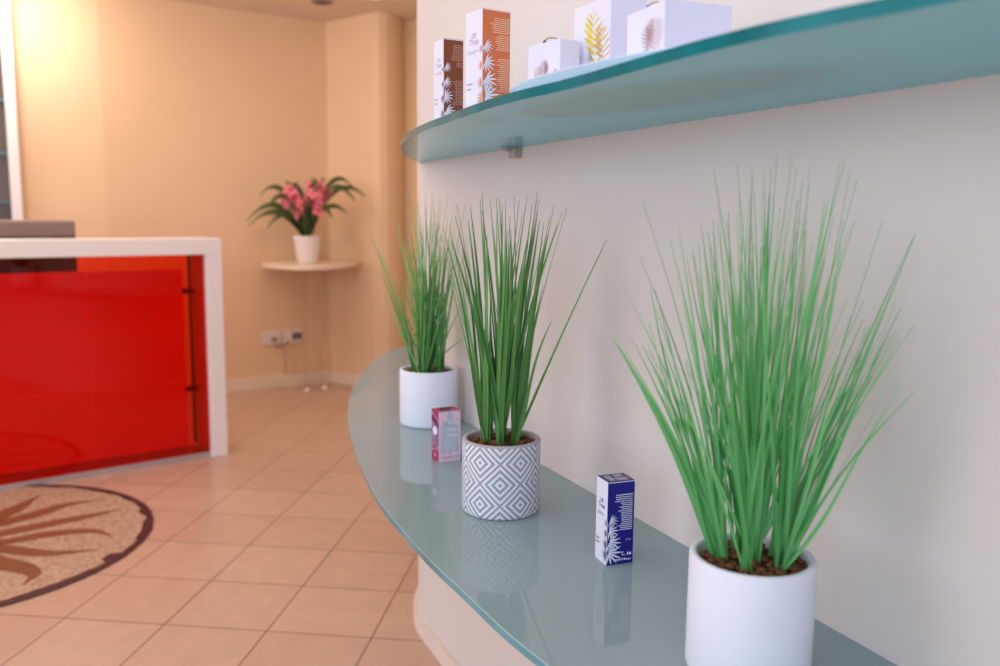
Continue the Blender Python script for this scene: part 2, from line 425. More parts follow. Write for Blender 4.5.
# bracket under upper shelf
def bracket(s, z):
    w = wall_line_point(s)
    ang = math.atan2(-wd.y, -wd.x)
    t = empty('shelf_bracket', (w.x, w.y, z), ang, 'small square steel bracket on the wall under the upper glass shelf', 'bracket')
    MB().box((-.011, -.018, -.021), (.011, .001, -.0035)).build('clamp_block', M['chrome'], t, bevel=.001)
    MB().box((-.011, -.034, -.0035), (.011, .001, -.0002)).build('support_plate', M['chrome'], t, bevel=.0008)
    MB().tube([(-.004, -.026, -.009), (-.004, -.026, -.003)], .005, 12).build('screw', M['chrome'], t)
    return t
# wall line at Y about 1.62
bracket(-.119, ZU-.0112)

# ------------------------------------------------------------------ potted grasses
def blade(mb, base, tip, w, sag=0.0, side=None, n=11, tone=.5, curl=0.0):
    base = Vector(base); tip = Vector(tip); d = tip-base
    hor = Vector((d.x, d.y, 0)); L = d.length
    out = hor.normalized() if hor.length > 1e-5 else Vector((1, 0, 0))
    if side is None:
        a = R.uniform(-1.1, 1.1); side = Vector((math.cos(a), math.sin(a), 0))
    nn = d.normalized().cross(side).normalized()
    side = nn.cross(d.normalized()).normalized()
    vs = []; cs = []
    for i in range(n+1):
        t = i/n
        # rises steeply first, leans out later
        p = base+d*t+Vector((0, 0, 1))*sag*math.sin(PI*t)*.5-out*sag*math.sin(PI*t)*.5+side*curl*math.sin(2*PI*t)
        ww = w*(.75+.25*math.sin(PI*min(1, t*2))) * (1-t**3)**.8 if t < 1 else 0
        ww = max(ww, .0007)
        g = .0 if t < .75 else (t-.75)/.25*.55
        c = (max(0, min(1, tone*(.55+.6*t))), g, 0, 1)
        vs += [p-side*ww*.5, p+nn*ww*.16, p+side*ww*.5]; cs += [c, c, c]
    f = []
    for i in range(n):
        a = i*3; f += [(a, a+1, a+4, a+3), (a+1, a+2, a+5, a+4)]
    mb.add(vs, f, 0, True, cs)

def soil(parent, r, z, seed):
    rr = random.Random(seed); mb = MB()
    mb.lathe([(0.0001, z-.012), (r, z-.012)], 32)
    for k in range(150):
        a = rr.uniform(0, 2*PI); q = r*math.sqrt(rr.random())*.94
        c = (q*math.cos(a), q*math.sin(a), z-.010+rr.uniform(0, .005)); s = rr.uniform(.0025, .0058)
        mb.ball(c, s, 0, 6, 4, (rr.uniform(.6, 1.5), rr.uniform(.6, 1.4), rr.uniform(.4, .8)))
    o = mb.build('bark_chips', M['bark'], parent); o['kind'] = 'stuff'
    return o

def plain_pot(parent, r, h, m, ri=None, name='pot', rim=None):
    ri = ri or r-.008
    prof = [(.0001, 0), (r-.006, 0), (r-.0015, .0015), (r, .006), (r, h-.003), (r-.0012, h-.0006), (r-.003, h), (ri+.002, h), (ri+.0006, h-.0008), (ri, h-.004), (ri, h-.03), (.0001, h-.03)]
    mb = MB()
    if rim:
        k = 5
        mb.lathe(prof[:k], 72, 0); mb.lathe(prof[k-1:], 72, 1)
        return mb.build(name, [m, rim], parent)
    mb.lathe(prof, 72, 0)
    return mb.build(name, m, parent)

def cam_ray_point(px, py, Y):
    d = fv+rv*((px-500)/865.07)-uv_*((py-333)/865.07)
    d = d*(Y/d.y); return Vector((d.x, d.y, d.z+H))

def grass_plant(loc, r, h, potmat, gm, tips, nfill, fill, label, seed, rim=None, w=(.003, .0055), clumps=5, cr=.03):
    """tips: (world x, world z, dy) of prominent blades ; fill: spread of the rest"""
    global R; R = random.Random(seed)
    t = empty('potted_grass', loc, 0, label, 'potted plant', 'potted grasses along the lower glass shelf')
    plain_pot(t, r, h, potmat, rim=rim)
    soil(t, r-.009, h, seed)
    mb = MB(); zb = h-.014
    cl = [(cr*math.cos(2*PI*k/clumps+.5), cr*math.sin(2*PI*k/clumps+.5)) for k in range(clumps)]+[(0, 0)]
    def base_for(dx, dy):
        # choose clump nearest to the lean direction
        best = min(cl, key=lambda c: (c[0]-dx*.22)**2+(c[1]-dy*.22)**2+R.uniform(0, .0009))
        return (best[0]+R.uniform(-.006, .006), best[1]+R.uniform(-.006, .006), zb)
    for (dx, z, dy, ww, sg) in tips:
        blade(mb, base_for(dx, dy), (dx, dy, z), ww, sg, tone=R.uniform(.3, 1), side=Vector((1, R.uniform(-.5, .5), 0)))
    for k in range(nfill):
        dx, dy, z, sg = fill(R)
        dx = min(dx, wall_x(loc[1]+dy)-.02-loc[0])
        blade(mb, base_for(dx, dy), (dx, dy, z), R.uniform(*w), sg, tone=R.uniform(0, 1), curl=R.uniform(-.004, .004))
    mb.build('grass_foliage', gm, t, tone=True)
    return t

def wall_x(y): return .08-.467*(y-1.593)
def tips_from(L, loc, w=.004):
    out = []
    for q in L:
        px, py = q[:2]; dy = q[2] if len(q) > 2 else 0.0; ww = q[3] if len(q) > 3 else w; sg = q[4] if len(q) > 4 else .012
        p = cam_ray_point(px, py, loc[1]+dy)
        while p.x > wall_x(p.y)-.02: dy -= .01; p = cam_ray_point(px, py, loc[1]+dy)
        out.append((p.x-loc[0], p.z-loc[2], dy, ww, sg))
    return out

big = (.260, .853, ZL)
L = [(611, 338, 0, .006, .012), (616, 345, .02, .006, .012), (622, 350, -.02, .005, .012), (640, 345, .0, .006, .012), (628, 335, .03), (620, 285, .02, .003, .02), (638, 258, .04, .003, .02), (650, 300, -.01), (640, 200, .05, .002, .02), (668, 240, .02), (655, 330, .05, .003), (676, 225, .06),
     (700, 232, .0), (705, 230, .04), (712, 172, .02, .003), (714, 185, -.02), (735, 165, .04, .002), (738, 245, 0), (748, 195, -.03), (752, 192, 0), (762, 172, 0, .004), (767, 195, .03, .007, .01), (775, 155, .02, .003), (772, 200, -.02, .006, 0),
     (790, 160, 0, .003), (800, 180, .04, .003), (795, 168, -.03, .002), (843, 158, 0, .004, .005), (848, 170, .03, .003, .0), (838, 162, .05, .002), (826, 200, -.02, .008, -.005), (822, 205, 0, .007, 0), (832, 215, .04, .003), (852, 222, .03, .002), (855, 180, .01, .002),
     (914, 232, 0, .0045, .004), (911, 238, .02, .004, .004), (880, 222, .05, .0016, .0), (912, 325, .02, .003, .008), (893, 330, .03, .003, .008), (880, 330, 0, .003, .008), (862, 300, .03, .002), (898, 338, -.01, .003, .008), (868, 325, .05, .003), (870, 342, 0, .003), (690, 250, -.03, .005), (722, 260, -.04, .005)]
def fill_big(r):
    a = r.gauss(0, .075); b_ = r.gauss(0, .05)
    a = max(-.125, min(.115, a)); b_ = max(-.07, min(.09, b_)); lim = .41-1.1*abs(a)
    z = min(.53, .125+lim*r.uniform(.55, 1.0))
    return (a+.005, b_, z, r.uniform(-.01, .015))
grass_plant(big, .0635, .125, M['ceramic'], M['grass_near'], tips_from(L, big), 150, fill_big,
            'largest potted artificial grass, nearest white pot at the front of the lower shelf', 3, w=(.0025, .0055))

mid = (.0005, 1.345, ZL)
L = [(604, 240, 0, .0045, .004), (600, 250, .02, .002, .004), (560, 212, 0, .005), (552, 205, .02, .005), (548, 215, -.02, .004), (537, 198, .03, .004), (535, 192, 0, .003), (530, 205, .0, .006), (520, 215, .02, .005), (512, 195, .03, .003), (508, 215, -.02, .005),
     (497, 197, 0, .006), (500, 205, .02, .008), (494, 198, .03, .004), (488, 200, -.02, .005), (480, 193, 0, .006), (478, 200, .03, .006), (480, 210, -.02, .007), (517, 200, .05, .004), (468, 205, .02, .007), (466, 220, 0, .008), (455, 205, .05, .003), (447, 225, .02, .004),
     (441, 228, 0, .005, .012), (449, 240, -.02, .008, .012), (438, 235, .03, .003, .014), (545, 235, .02, .007), (525, 240, 0, .008), (505, 230, 0, .009), (485, 235, -.03, .009), (565, 207, .03, .002), (460, 250, -.03, .008, .01), (555, 225, .01, .0075)]
def fill_mid(r):
    a = r.gauss(0, .042); b_ = r.gauss(0, .05)
    return (max(-.09, min(.075, a)), b_, .125+r.uniform(.2, .385)-.3*abs(a), r.uniform(-.005, .012))
grass_plant(mid, .0625, .118, M['pot_pattern'], M['grass_mid'], tips_from(L, mid), 40, fill_mid,
            'potted artificial grass in a grey and white diamond patterned pot, middle of the lower shelf', 5, rim=M['pot_rim'], w=(.005, .0095), clumps=6, cr=.026)

farp = (-.165, 1.925, ZL)
L = [(362, 222, 0, .004, .02), (370, 235, .02, .003, .02), (375, 250, 0, .002, .02), (390, 195, .03, .002), (400, 193, 0, .003), (408, 190, 0, .004), (415, 197, .02, .005), (423, 195, -.02, .004), (430, 192, 0, .004), (438, 200, .03, .003), (446, 195, 0, .003),
     (455, 203, .02, .003), (463, 205, 0, .003), (372, 265, -.02, .002, .02), (395, 220, 0, .003), (450, 215, -.02, .004), (385, 290, 0, .003, .02), (470, 225, .02, .002)]
def fill_far(r):
    a = r.gauss(0, .045); b_ = r.gauss(0, .05)
    return (max(-.12, min(.1, a)), b_, .125+r.uniform(.12, .385)-.35*abs(a), r.uniform(-.005, .02))
grass_plant(farp, .0655, .125, M['ceramic'], M['grass_far'], tips_from(L, farp), 150, fill_far,
            'farthest potted artificial grass in a plain white pot beside the pink box', 11, w=(.003, .0055), cr=.032)

# ------------------------------------------------------------------ printing on boxes
def clip(poly, axis, val, keep_gt):
    out = []
    for i in range(len(poly)):
        a, b_ = poly[i], poly[(i+1) % len(poly)]
        ia = (a[axis] >= val) == keep_gt; ib = (b_[axis] >= val) == keep_gt
        if ia: out.append(a)
        if ia != ib:
            t = (val-a[axis])/(b_[axis]-a[axis]); out.append((a[0]+(b_[0]-a[0])*t, a[1]+(b_[1]-a[1])*t))
    return out
def leaflet(x, y, ang, L, w):
    pts = []
    for t, k in ((0, .15), (.25, .8), (.5, 1), (.75, .6), (1, 0)):
        pts.append((t*L, k*w/2))
    full = pts+[(p[0], -p[1]) for p in pts[-2::-1]]
    c, s = math.cos(ang), math.sin(ang)
    return [(x+p[0]*c-p[1]*s, y+p[0]*s+p[1]*c) for p in full]
def palm_leaf(x, y, size, rot, n=7, spread=2.3):
    out = []
    for k in range(n):
        q = (k/(n-1)-.5); out.append(leaflet(x, y, rot+q*2*spread, size*(1-.55*abs(q)), size*.115))
    return out
# a face maps (u, v) to box space
def on_face(face, wR, wL):
    if face == 'right': return lambda u, v, e: (u, -e, v)          # reads left to right from the near corner
    if face == 'left': return lambda u, v, e: (-e, wL-u, v)        # u from the far edge to the near corner
    if face == 'top': return None
def poly_face(mb, polys, fn, w, h, mi=0, e=.0002, lo=0):
    for P in polys:
        P = clip(P, 0, lo, True); 
        if len(P) > 2: P = clip(P, 0, w, False)
        if len(P) > 2: P = clip(P, 1, .0008, True)
        if len(P) > 2: P = clip(P, 1, h, False)
        if len(P) > 2: mb.add([fn(u, v, e) for u, v in P], [tuple(range(len(P)))], mi)
def rect(u0, v0, u1, v1): return [(u0, v0), (u1, v0), (u1, v1), (u0, v1)]
def text_polys(s, size, u, v, align='LEFT', bold=0):
    cu = bpy.data.curves.new('lettering', 'FONT'); cu.body = s; cu.size = size; cu.align_x = align; cu.resolution_u = 2; cu.offset = bold
    o = bpy.data.objects.new('lettering', cu); C.objects.link(o)
    dg = bpy.context.evaluated_depsgraph_get(); me = o.evaluated_get(dg).to_mesh()
    out = [[(me.vertices[i].co.x+u, me.vertices[i].co.y+v) for i in p.vertices] for p in me.polygons]
    o.evaluated_get(dg).to_mesh_clear(); bpy.data.objects.remove(o); bpy.data.curves.remove(cu)
    return out
def text_block(u0, u1, vtop, lines, lh, th, seed, align='R', minw=.5):
    rr = random.Random(seed); out = []
    for k in range(lines):
        wd_ = (u1-u0)*rr.uniform(minw, 1); a = u1-wd_ if align == 'R' else u0
        v = vtop-k*lh; x = a
        while x < a+wd_-.0004:
            l = min(rr.uniform(.0012, .0042), a+wd_-x); out.append(rect(x, v-th, x+l*.86, v)); x += l
    return out

def carton(name, loc, rz, wR, wL, h, mats, label, cat='box', group=None, bev=.0004):
    """mats: right face, left face, top"""
    t = empty(name, loc, rz, label, cat, group)
    mb = MB(); v = [(0, 0, 0), (wR, 0, 0), (wR, wL, 0), (0, wL, 0), (0, 0, h), (wR, 0, h), (wR, wL, h), (0, wL, h)]
    mb.add(v, [(0, 1, 5, 4)], 0); mb.add(v, [(0, 4, 7, 3)], 1); mb.add(v, [(4, 5, 6, 7)], 2)
    mb.add(v, [(1, 2, 6, 5)], 1); mb.add(v, [(3, 7, 6, 2)], 0); mb.add(v, [(0, 3, 2, 1)], 2)
    o = mb.build('carton_body', mats, t)
    bm = bmesh.new(); bm.from_mesh(o.data); bmesh.ops.remove_doubles(bm, verts=bm.verts, dist=1e-6)
    bmesh.ops.recalc_face_normals(bm, faces=bm.faces); bm.to_mesh(o.data); bm.free()
    m = o.modifiers.new('Bevel', 'BEVEL'); m.width = bev; m.segments = 1
    # closing flap edge: thin lip of the tuck-in lid
    lip = MB().box((.0008, -.00015, h-.0016), (wR-.0008, .0006, h-.0006)).build('tuck_flap', mats[1] if name == 'product_box' else mats[0], t)
    return t

def leaf_stack(sz, v0, v1, n, seed):
    rr = random.Random(seed); out = []
    for k in range(n):
        v = v0+(v1-v0)*k/(n-1); s = sz*(1.15-.5*k/(n-1))
        out.append((rr.uniform(-.001, .0015), v, s, rr.uniform(-.5, .1)))
    return out

def oil_box(loc, rz, wR, wL, h, body, bodytop, pl, ptext, pcol, title, label, seed, blocks, small=True, pdark=None, leafv=(.12, .58)):
    t = carton('product_box', loc, rz, wR, wL, h, [body, M['card_white'], bodytop], label, group='slim hemp leaf product boxes')
    fr = on_face('right', wR, wL); fl_ = on_face('left', wR, wL)
    st = leaf_stack(wR*.5, h*leafv[0], h*leafv[1], 4, seed)
    mb = MB()
    for (u, v, s, r) in st:
        poly_face(mb, palm_leaf(u+wR*.09, v, s, r-.15, 8, 1.5), fr, wR, h)
    poly_face(mb, [rect(0, .001, .0006, h*leafv[1])], fr, wR, h)
    mb.build('leaf_print', pl, t)['label'] = 'white hemp leaves printed up the coloured face'
    mb = MB()
    for (u, v, s, r) in st:
        poly_face(mb, palm_leaf(wL-wR*.03, v-h*.035, s*.62, PI-.15-r*.5, 7, 1.3), fl_, wL, h)
    mb.build('leaf_print', pcol, t)['label'] = 'coloured hemp leaves printed beside the edge of the white face'
    for (u0, u1, vt, n, lh, th, al, mw) in blocks:
        mb = MB()
        poly_face(mb, text_block(u0*wR, u1*wR, vt*h, n, lh*h, th*h, seed+n, al, mw), fr, wR*.97, h)
        mb.build('small_print', ptext, t)
    mb = MB()
    if small:
        poly_face(mb, [rect(wR*.52, h*.895-.0012-.006, wR*.93, h*.895-.006)], fr, wR, h)
        poly_face(mb, text_polys('20ml 0.7fl.oz e', wR*.105, wR*.92, h*.045, 'RIGHT', .0001), fr, wR, h)
        poly_face(mb, text_polys('2x 105', wR*.07, wR*.9, h*.285, 'RIGHT'), fr, wR, h)
        # recycling marks
        ic = [rect(wR*.58, h*.105, wR*.70, h*.112), rect(wR*.58, h*.105, wR*.60, h*.135), [(wR*.56, h*.13), (wR*.66, h*.145), (wR*.64, h*.15)],
              [(wR*.76, h*.105), (wR*.83, h*.105), (wR*.795, h*.15)], rect(wR*.85, h*.105, wR*.92, h*.135)]
        poly_face(mb, ic, fr, wR, h)
        mb.build('volume_marking', ptext, t)
    mb = MB()
    poly_face(mb, text_polys(title[0], wL*.2, wL*.5, h*.73, 'CENTER', .0002), fl_, wL, h, 0)
    poly_face(mb, text_polys(title[1], wL*.27, wL*.5, h*.66, 'CENTER', .0002), fl_, wL, h, 0)
    ml = M['print_mauve'] if pdark is None else pdark
    mb.build('title_lettering', ml, t)
    mb = MB(); poly_face(mb, text_block(wL*.15, wL*.8, h*.6, 2, h*.02, h*.008, seed, 'L', .7), fl_, wL, h, 0)
    mb.build('subtitle_lettering', ml, t)
    mb = MB(); poly_face(mb, text_block(wL*.1, wL*.45, h*.28, 2, h*.05, h*.018, seed, 'L', .7), fl_, wL, h, 0)
    mb.build('lower_lettering', ml, t)
    return t, fr, fl_

blue, fr, fl_ = oil_box((.1435, 1.116, ZL), math.radians(20), .0405, .034, .1165, M['blue'], M['blue_top'], M['print_white'], M['print_white'], M['print_blue'],
    ('Oil', 'True'), 'dark blue and white slim product box with hemp leaves, standing alone beside the big pot', 21,
    [(.17, .93, .84, 4, .025, .009, 'R', .72), (.38, .93, .74, 15, .0225, .009, 'R', .7)], pdark=M['print_blue'], leafv=(.15, .54))
mb = MB()
for P in [rect(.006, .005, .014, .028), rect(.017, .004, .034, .016), rect(.02, .02, .032, .029)]:
    mb.add([(u, v, .1165+.0002) for u, v in P], [(0, 1, 2, 3)])
mb.build('top_print', M['print_mauve'], blue)

oil_box((-.0925, 1.345, ZU), math.radians(30), .0335, .0335, .121, M['brown'], M['brown'], M['print_white'], M['print_brown_text'], M['print_brown'],
    ('Oil', 'True'), 'smaller brown and white hemp leaf box at the left end of the upper shelf', 22,
    [(.3, .97, .93, 9, .022, .01, 'R', .7), (.6, .97, .72, 3, .022, .01, 'R', .7), (.45, .97, .5, 14, .022, .01, 'R', .6)], small=False, leafv=(.12, .66))
oil_box((-.0305, 1.20, ZU), math.radians(33), .0445, .0445, .132, M['orange'], M['orange'], M['print_white'], M['print_orange_text'], M['print_orange'],
    ('Oil', 'True'), 'taller orange and white hemp leaf box next to the white tray on the upper shelf', 23,
    [(.25, .97, .92, 8, .02, .008, 'R', .75), (.45, .97, .75, 8, .02, .008, 'R', .75), (.5, .97, .52, 17, .02, .008, 'R', .7)], small=False, leafv=(.14, .64))

# pink box
pk = carton('product_box', (-.118, 1.599, ZL), math.radians(28), .0455, .034, .0995, [M['pink'], M['magenta'], M['magenta']],
            'small pink and magenta product box standing between the far two pots')
wR, wL, h = .0455, .034, .0995
fr = on_face('right', wR, wL); fl_ = on_face('left', wR, wL)
mb = MB(); ph = []
for k in range(13):
    a = PI*k/12; ph.append((wR*.5+wR*.34*math.cos(a), h*.70+h*.12*math.sin(a)))
poly_face(mb, [rect(wR*.1, h*.2, wR*.9, h*.70), ph], fr, wR, h)
mb.build('text_panel', M['pink_panel'], pk)
mb = MB()
poly_face(mb, text_block(wR*.14, wR*.86, h*.68, 19, h*.025, h*.009, 4, 'L', .85), fr, wR, h, 0, .0004)
for v in (.77, .735, .62, .5, .52): poly_face(mb, [rect(wR*.4, h*v, wR*.86, h*(v+.018))], fr, wR, h, 0, .0005)
mb.build('small_print', M['print_white'], pk)
mb = MB()
circ = [(wR*.5+.0055*math.cos(2*PI*k/20), h*.9+.0055*math.sin(2*PI*k/20)) for k in range(20)]
circi = [(wR*.5+.0035*math.cos(2*PI*k/20), h*.9+.0035*math.sin(2*PI*k/20)) for k in range(20)]
for k in range(20): poly_face(mb, [[circ[k], circ[(k+1) % 20], circi[(k+1) % 20], circi[k]]], fr, wR, h)
poly_face(mb, text_polys('S', .006, wR*.5, h*.9-.002, 'CENTER', .0001), fr, wR, h)
mb.build('round_logo', M['logo_blue'], pk)
mb = MB()
for (u, v) in ((.17, .8), (.83, .82), (.2, .17), (.5, .17), (.84, .19), (.12, .1), (.9, .1)):
    mb = MB(); poly_face(mb, palm_leaf(wR*u, h*v, .0045, .6, 5, 2.2), fr, wR, h, 0, .0005)
    mb.build('flower_print', M['rose_print'], pk)
mb = MB()
poly_face(mb, text_block(wR*.22, wR*.95, h*.11, 2, h*.035, h*.012, 9, 'L', .9), fr, wR, h)
mb.build('lower_lettering', M['rose_print'], pk)
mb = MB()
poly_face(mb, [rect(0, h*.28, wL, h*.78)], fl_, wL, h)
poly_face(mb, [[(0, h*.92), (wL, h*.78), (wL, h*.84), (0, h*.98)]], fl_, wL, h)
mb.build('side_panel', M['mauve_side'], pk)
mb = MB()
poly_face(mb, [[(0, h*.80), (wL, h*.68), (wL, h*.74), (0, h*.86)], rect(wL*.7, h*.3, wL*.78, h*.66)], fl_, wL, h, 0, .0004)
mb.add([(.004, .006, h+.0002), (.026, .004, h+.0002), (.040, .030, h+.0002), (.016, .033, h+.0002)], [(0, 1, 2, 3)])
mb.build('dark_print', M['plum'], pk)
mb = MB()
poly_face(mb, [[(wL*.5+wL*.3*math.cos(2*PI*k/18), h*.60+h*.085*math.sin(2*PI*k/18)) for k in range(18)]], fl_, wL, h, 0, .0006)
for (u, v) in ((.25, .22), (.7, .25), (.5, .12)): poly_face(mb, palm_leaf(wL*u, h*v, .007, 1.4, 6, 2.4), fl_, wL, h, 0, .0006)
mb.build('white_print', M['print_white'], pk)

# ------------------------------------------------------------------ tray and fern boxes on the upper shelf
td = Vector((.537, -.843))
tr = empty('serving_tray', (.1590, .9790, ZU), math.atan2(td.y, td.x), 'long shallow white tray under the three fern printed boxes', 'tray')
def loft(mb, rings, mi=0, cap0=True, cap1=True, smooth=False):
    n = len(rings[0]); v = [p for r in rings for p in r]
    f = [(i*n+k, i*n+(k+1) % n, (i+1)*n+(k+1) % n, (i+1)*n+k) for i in range(len(rings)-1) for k in range(n)]
    if cap0: f.append(tuple(range(n-1, -1, -1)))
    if cap1: f.append(tuple((len(rings)-1)*n+k for k in range(n)))
    mb.add(v, f, mi, smooth)
def ring(off, z):
    return [((.246+off)*math.cos(a), (.090+off)*math.sin(a), z) for a in [2*PI*k/96 for k in range(96)]]
mb = MB(); loft(mb, [ring(-.016, 0), ring(-.013, .001), ring(0, .0135), ring(.0005, .015), ring(-.002, .015), ring(-.016, .003), ring(-.018, .0025)])
mb.build('tray_body', M['tray'], tr)

def fern(fn, u, v, h_, w_, bend, mb1, n=9, flip=1):
    P = []
    for k in range(n):
        t = k/(n-1); cu = u+bend*math.sin(t*PI*.5)**2*flip; cvv = v+h_*t
        ln = w_*math.sin(PI*(t*.82+.13))*.9
        P.append(leaflet(cu, cvv, PI*.5-flip*(1.15-.35*t), ln, ln*.2))
        P.append(leaflet(cu, cvv, PI*.5+flip*(1.25-.35*t), ln*.9, ln*.10))
    for k in range(n-1):
        t0, t1 = k/(n-1), (k+1)/(n-1)
        a = (u+bend*math.sin(t0*PI*.5)**2*flip, v+h_*t0); c = (u+bend*math.sin(t1*PI*.5)**2*flip, v+h_*t1)
        P.append([(a[0]-.0003, a[1]), (a[0]+.0003, a[1]), (c[0]+.0003, c[1]), (c[0]-.0003, c[1])])
    return P
def fern_box(px_l, px_m, px_r, Ym, rz, h, label, ferns, cord=None, wR=None):
    """near vertical edge at image column px_m and depth Ym; widths follow from the other two edges"""
    c = math.cos(rz); s = math.sin(rz)
    k = lambda px: (px-500)/865.07/1.034-.0065
    X = k(px_m)*Ym
    wR = wR or (k(px_r)*Ym-X)/(c-k(px_r)*s); wL = (k(px_l)*Ym-X)/(-s-k(px_l)*c)
    t = carton('fern_box', (X, Ym, ZU+.0032), rz, wR, wL, h, [M['carton']]*3, label, group='fern printed boxes on the white tray', bev=.0006)
    fl_ = on_face('left', wR, wL)
    for (m_, u, v, hh, ww, bend, flip) in ferns:
        mb = MB(); poly_face(mb, fern(fl_, u*wL, v*h, hh*h, ww*wL, bend*wL, None, flip=flip), fl_, wL, h*.99)
        mb.build('fern_print', m_, t)
    if cord:
        mb = MB(); pts = []
        for q in range(17):
            a = PI*q/16; pts.append((wR*(.5-.46*math.cos(a)), wL*.5, h+.0008+cord*math.sin(a)))
        mb.tube(pts, .0006, 6)
        mb.ball(pts[0], .0022, 0, 8, 6); mb.ball(pts[-1], .0022, 0, 8, 6)
        mb.build('cord_handle', M['cord'], t)
    return t, wR, wL
FB = []
FB.append(fern_box(528.8, 560.7, 576, 1.03, math.radians(33), .0570, 'smallest white box with a brown fern print, at the left end of the tray',
    [(M['fern_brown'], .50, .16, .48, .24, .0, 1), (M['fern_rose'], .33, .16, .38, .2, -.03, -1), (M['fern_brown'], .84, .25, .16, .09, .02, 1)], .006, .029))
FB.append(fern_box(573.9, 610.2, 640, 1.0, math.radians(25), .0985, 'tallest white box on the tray with a large yellow fern print',
    [(M['fern_yellow'], .66, .22, .66, .42, .12, -1), (M['fern_tan'], .86, .2, .5, .34, .1, -1), (M['fern_green'], .46, .2, .30, .12, 0, 1)], None, .048))
FB.append(fern_box(627, 664, 731, .87, math.radians(19.5), .0630, 'wide white box with a faded rosy fern print, at the right end of the tray',
    [(M['fern_rose'], .78, .24, .52, .32, .03, -1), (M['fern_brown'], .55, .25, .46, .2, -.02, 1)], .008))

# ------------------------------------------------------------------ reception counter
A = math.radians(39)
O = (-1.273, 3.925, 0)
ct = empty('reception_counter', O, A, 'white framed reception counter with a glossy red glass front', 'counter')
TOP = 1.006; LW = .072; DD = .2; LEN = 1.75
mb = MB().box((-LEN, 0, TOP-.072), (0, DD, TOP)).build('top_slab', M['white_gloss'], ct, bevel=.003)
MB().box((-LW, 0, 0), (0, DD, TOP-.072)).build('side_leg', M['white_gloss'], ct, bevel=.003)
MB().box((-LEN, 0, 0), (-LEN+LW, DD, TOP-.072)).build('side_leg', M['white_gloss'], ct, bevel=.003)
MB().box((-LEN+LW, .03, .022), (-LW, .036, TOP-.072)).build('front_glass', M['red_glass'], ct)['label'] = 'translucent red glass front sheet'
MB().box((-LEN+LW, .028, 0), (-LW, DD, .022)).build('base_strip', M['aluminium'], ct, bevel=.002)
# board made of panels, thin joints
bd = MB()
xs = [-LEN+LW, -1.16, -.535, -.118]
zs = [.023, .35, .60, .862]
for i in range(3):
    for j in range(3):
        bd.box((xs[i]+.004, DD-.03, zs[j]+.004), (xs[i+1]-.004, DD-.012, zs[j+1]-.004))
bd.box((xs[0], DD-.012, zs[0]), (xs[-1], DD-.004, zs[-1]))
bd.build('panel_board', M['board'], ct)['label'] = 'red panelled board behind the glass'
MB().tube([(-LW-.012, DD-.01, .035), (-LW-.012, DD-.01, TOP-.073)], .007, 8).build('edge_rod', M['dark_rod'], ct)
for z in (.30, .76):
    MB().box((-.128, DD-.036, z-.012), (-LW-.004, DD-.006, z+.012)).build('panel_clip', M['clip'], ct, bevel=.002)
dk = empty('office_desk', O, A, 'pale low desk behind the reception counter, under the monitor', 'desk')
MB().box((-LEN, DD+.004, .70), (-.40, DD+.62, .73)).build('desk_surface', M['desk'], dk, bevel=.003)
for x in (-LEN+.03, -.45):
    MB().box((x, DD+.02, 0), (x+.03, DD+.6, .70)).build('leg', M['desk'], dk, bevel=.003)

# monitor on the desk behind
ca, sa = math.cos(A), math.sin(A)
def loc_at(x, y, z): return (O[0]+ca*x-sa*y, O[1]+sa*x+ca*y, z)
mo = empty('computer_monitor', loc_at(-.775, .40, .73), A, 'dark grey monitor back showing above the reception counter', 'monitor')
MB().box((-.26, -.02, .145), (.26, .02, .35)).build('back_shell', M['monitor'], mo, bevel=.012, segs=4)
MB().box((-.258, -.024, .120), (.258, .018, .283)).build('lower_shell', M['monitor_dark'], mo, bevel=.008)
MB().box((-.25, .02, .15), (.25, .0225, .345)).build('screen', M['black'], mo)
MB().box((-.03, -.012, .006), (.03, .012, .14)).build('stand_neck', M['monitor_dark'], mo, bevel=.003)
MB().box((-.11, -.08, 0), (.11, .08, .008)).build('stand_base', M['monitor_dark'], mo, bevel=.003)

# ------------------------------------------------------------------ floor medallion
mc = (-1.867, 2.798)
md = empty('floor_medallion', (mc[0], mc[1], 0), 0, 'round mosaic medallion with ochre leaves and dark border set into tiled floor', 'floor inlay')
MB().lathe([(.0001, .003), (.62, .003), (.62, .0002)], 96, 0, smooth=False).build('mosaic_field', M['mosaic'], md)
rr = random.Random(2); mb = MB(); n = 240; v = []; jo = 0; ji = 0
for k in range(n):
    a = 2*PI*k/n
    if k % 4 == 0: ji = rr.uniform(-.012, .008) if rr.random() > .12 else -.03
    ro = .648+rr.uniform(-.002, .002); ri = .618+ji
    v += [(ro*math.cos(a), ro*math.sin(a), .0038), (ri*math.cos(a), ri*math.sin(a), .0038), (ro*math.cos(a), ro*math.sin(a), .0002)]
mb.add(v, [(k*3, ((k+1) % n)*3, ((k+1) % n)*3+1, k*3+1) for k in range(n)]+[(k*3+2, ((k+1) % n)*3+2, ((k+1) % n)*3, k*3) for k in range(n)])
mb.build('dark_border', M['motif_dark'], md)
LF = [([(-1.86, 2.86), (-1.84, 3.075), (-1.829, 3.175), (-1.826, 3.31)], .055), ([(-1.86, 2.85), (-1.793, 2.994), (-1.724, 3.091), (-1.663, 3.20), (-1.552, 3.264)], .055),
      ([(-1.85, 2.80), (-1.737, 2.895), (-1.628, 2.987), (-1.512, 3.085), (-1.433, 3.162)], .052), ([(-1.84, 2.79), (-1.689, 2.812), (-1.576, 2.889), (-1.437, 2.926), (-1.343, 2.874)], .046),
      ([(-1.84, 2.77), (-1.655, 2.753), (-1.488, 2.719), (-1.328, 2.758)], .045), ([(-1.84, 2.74), (-1.70, 2.69), (-1.586, 2.633), (-1.503, 2.60), (-1.44, 2.55), (-1.435, 2.475)], .058)]
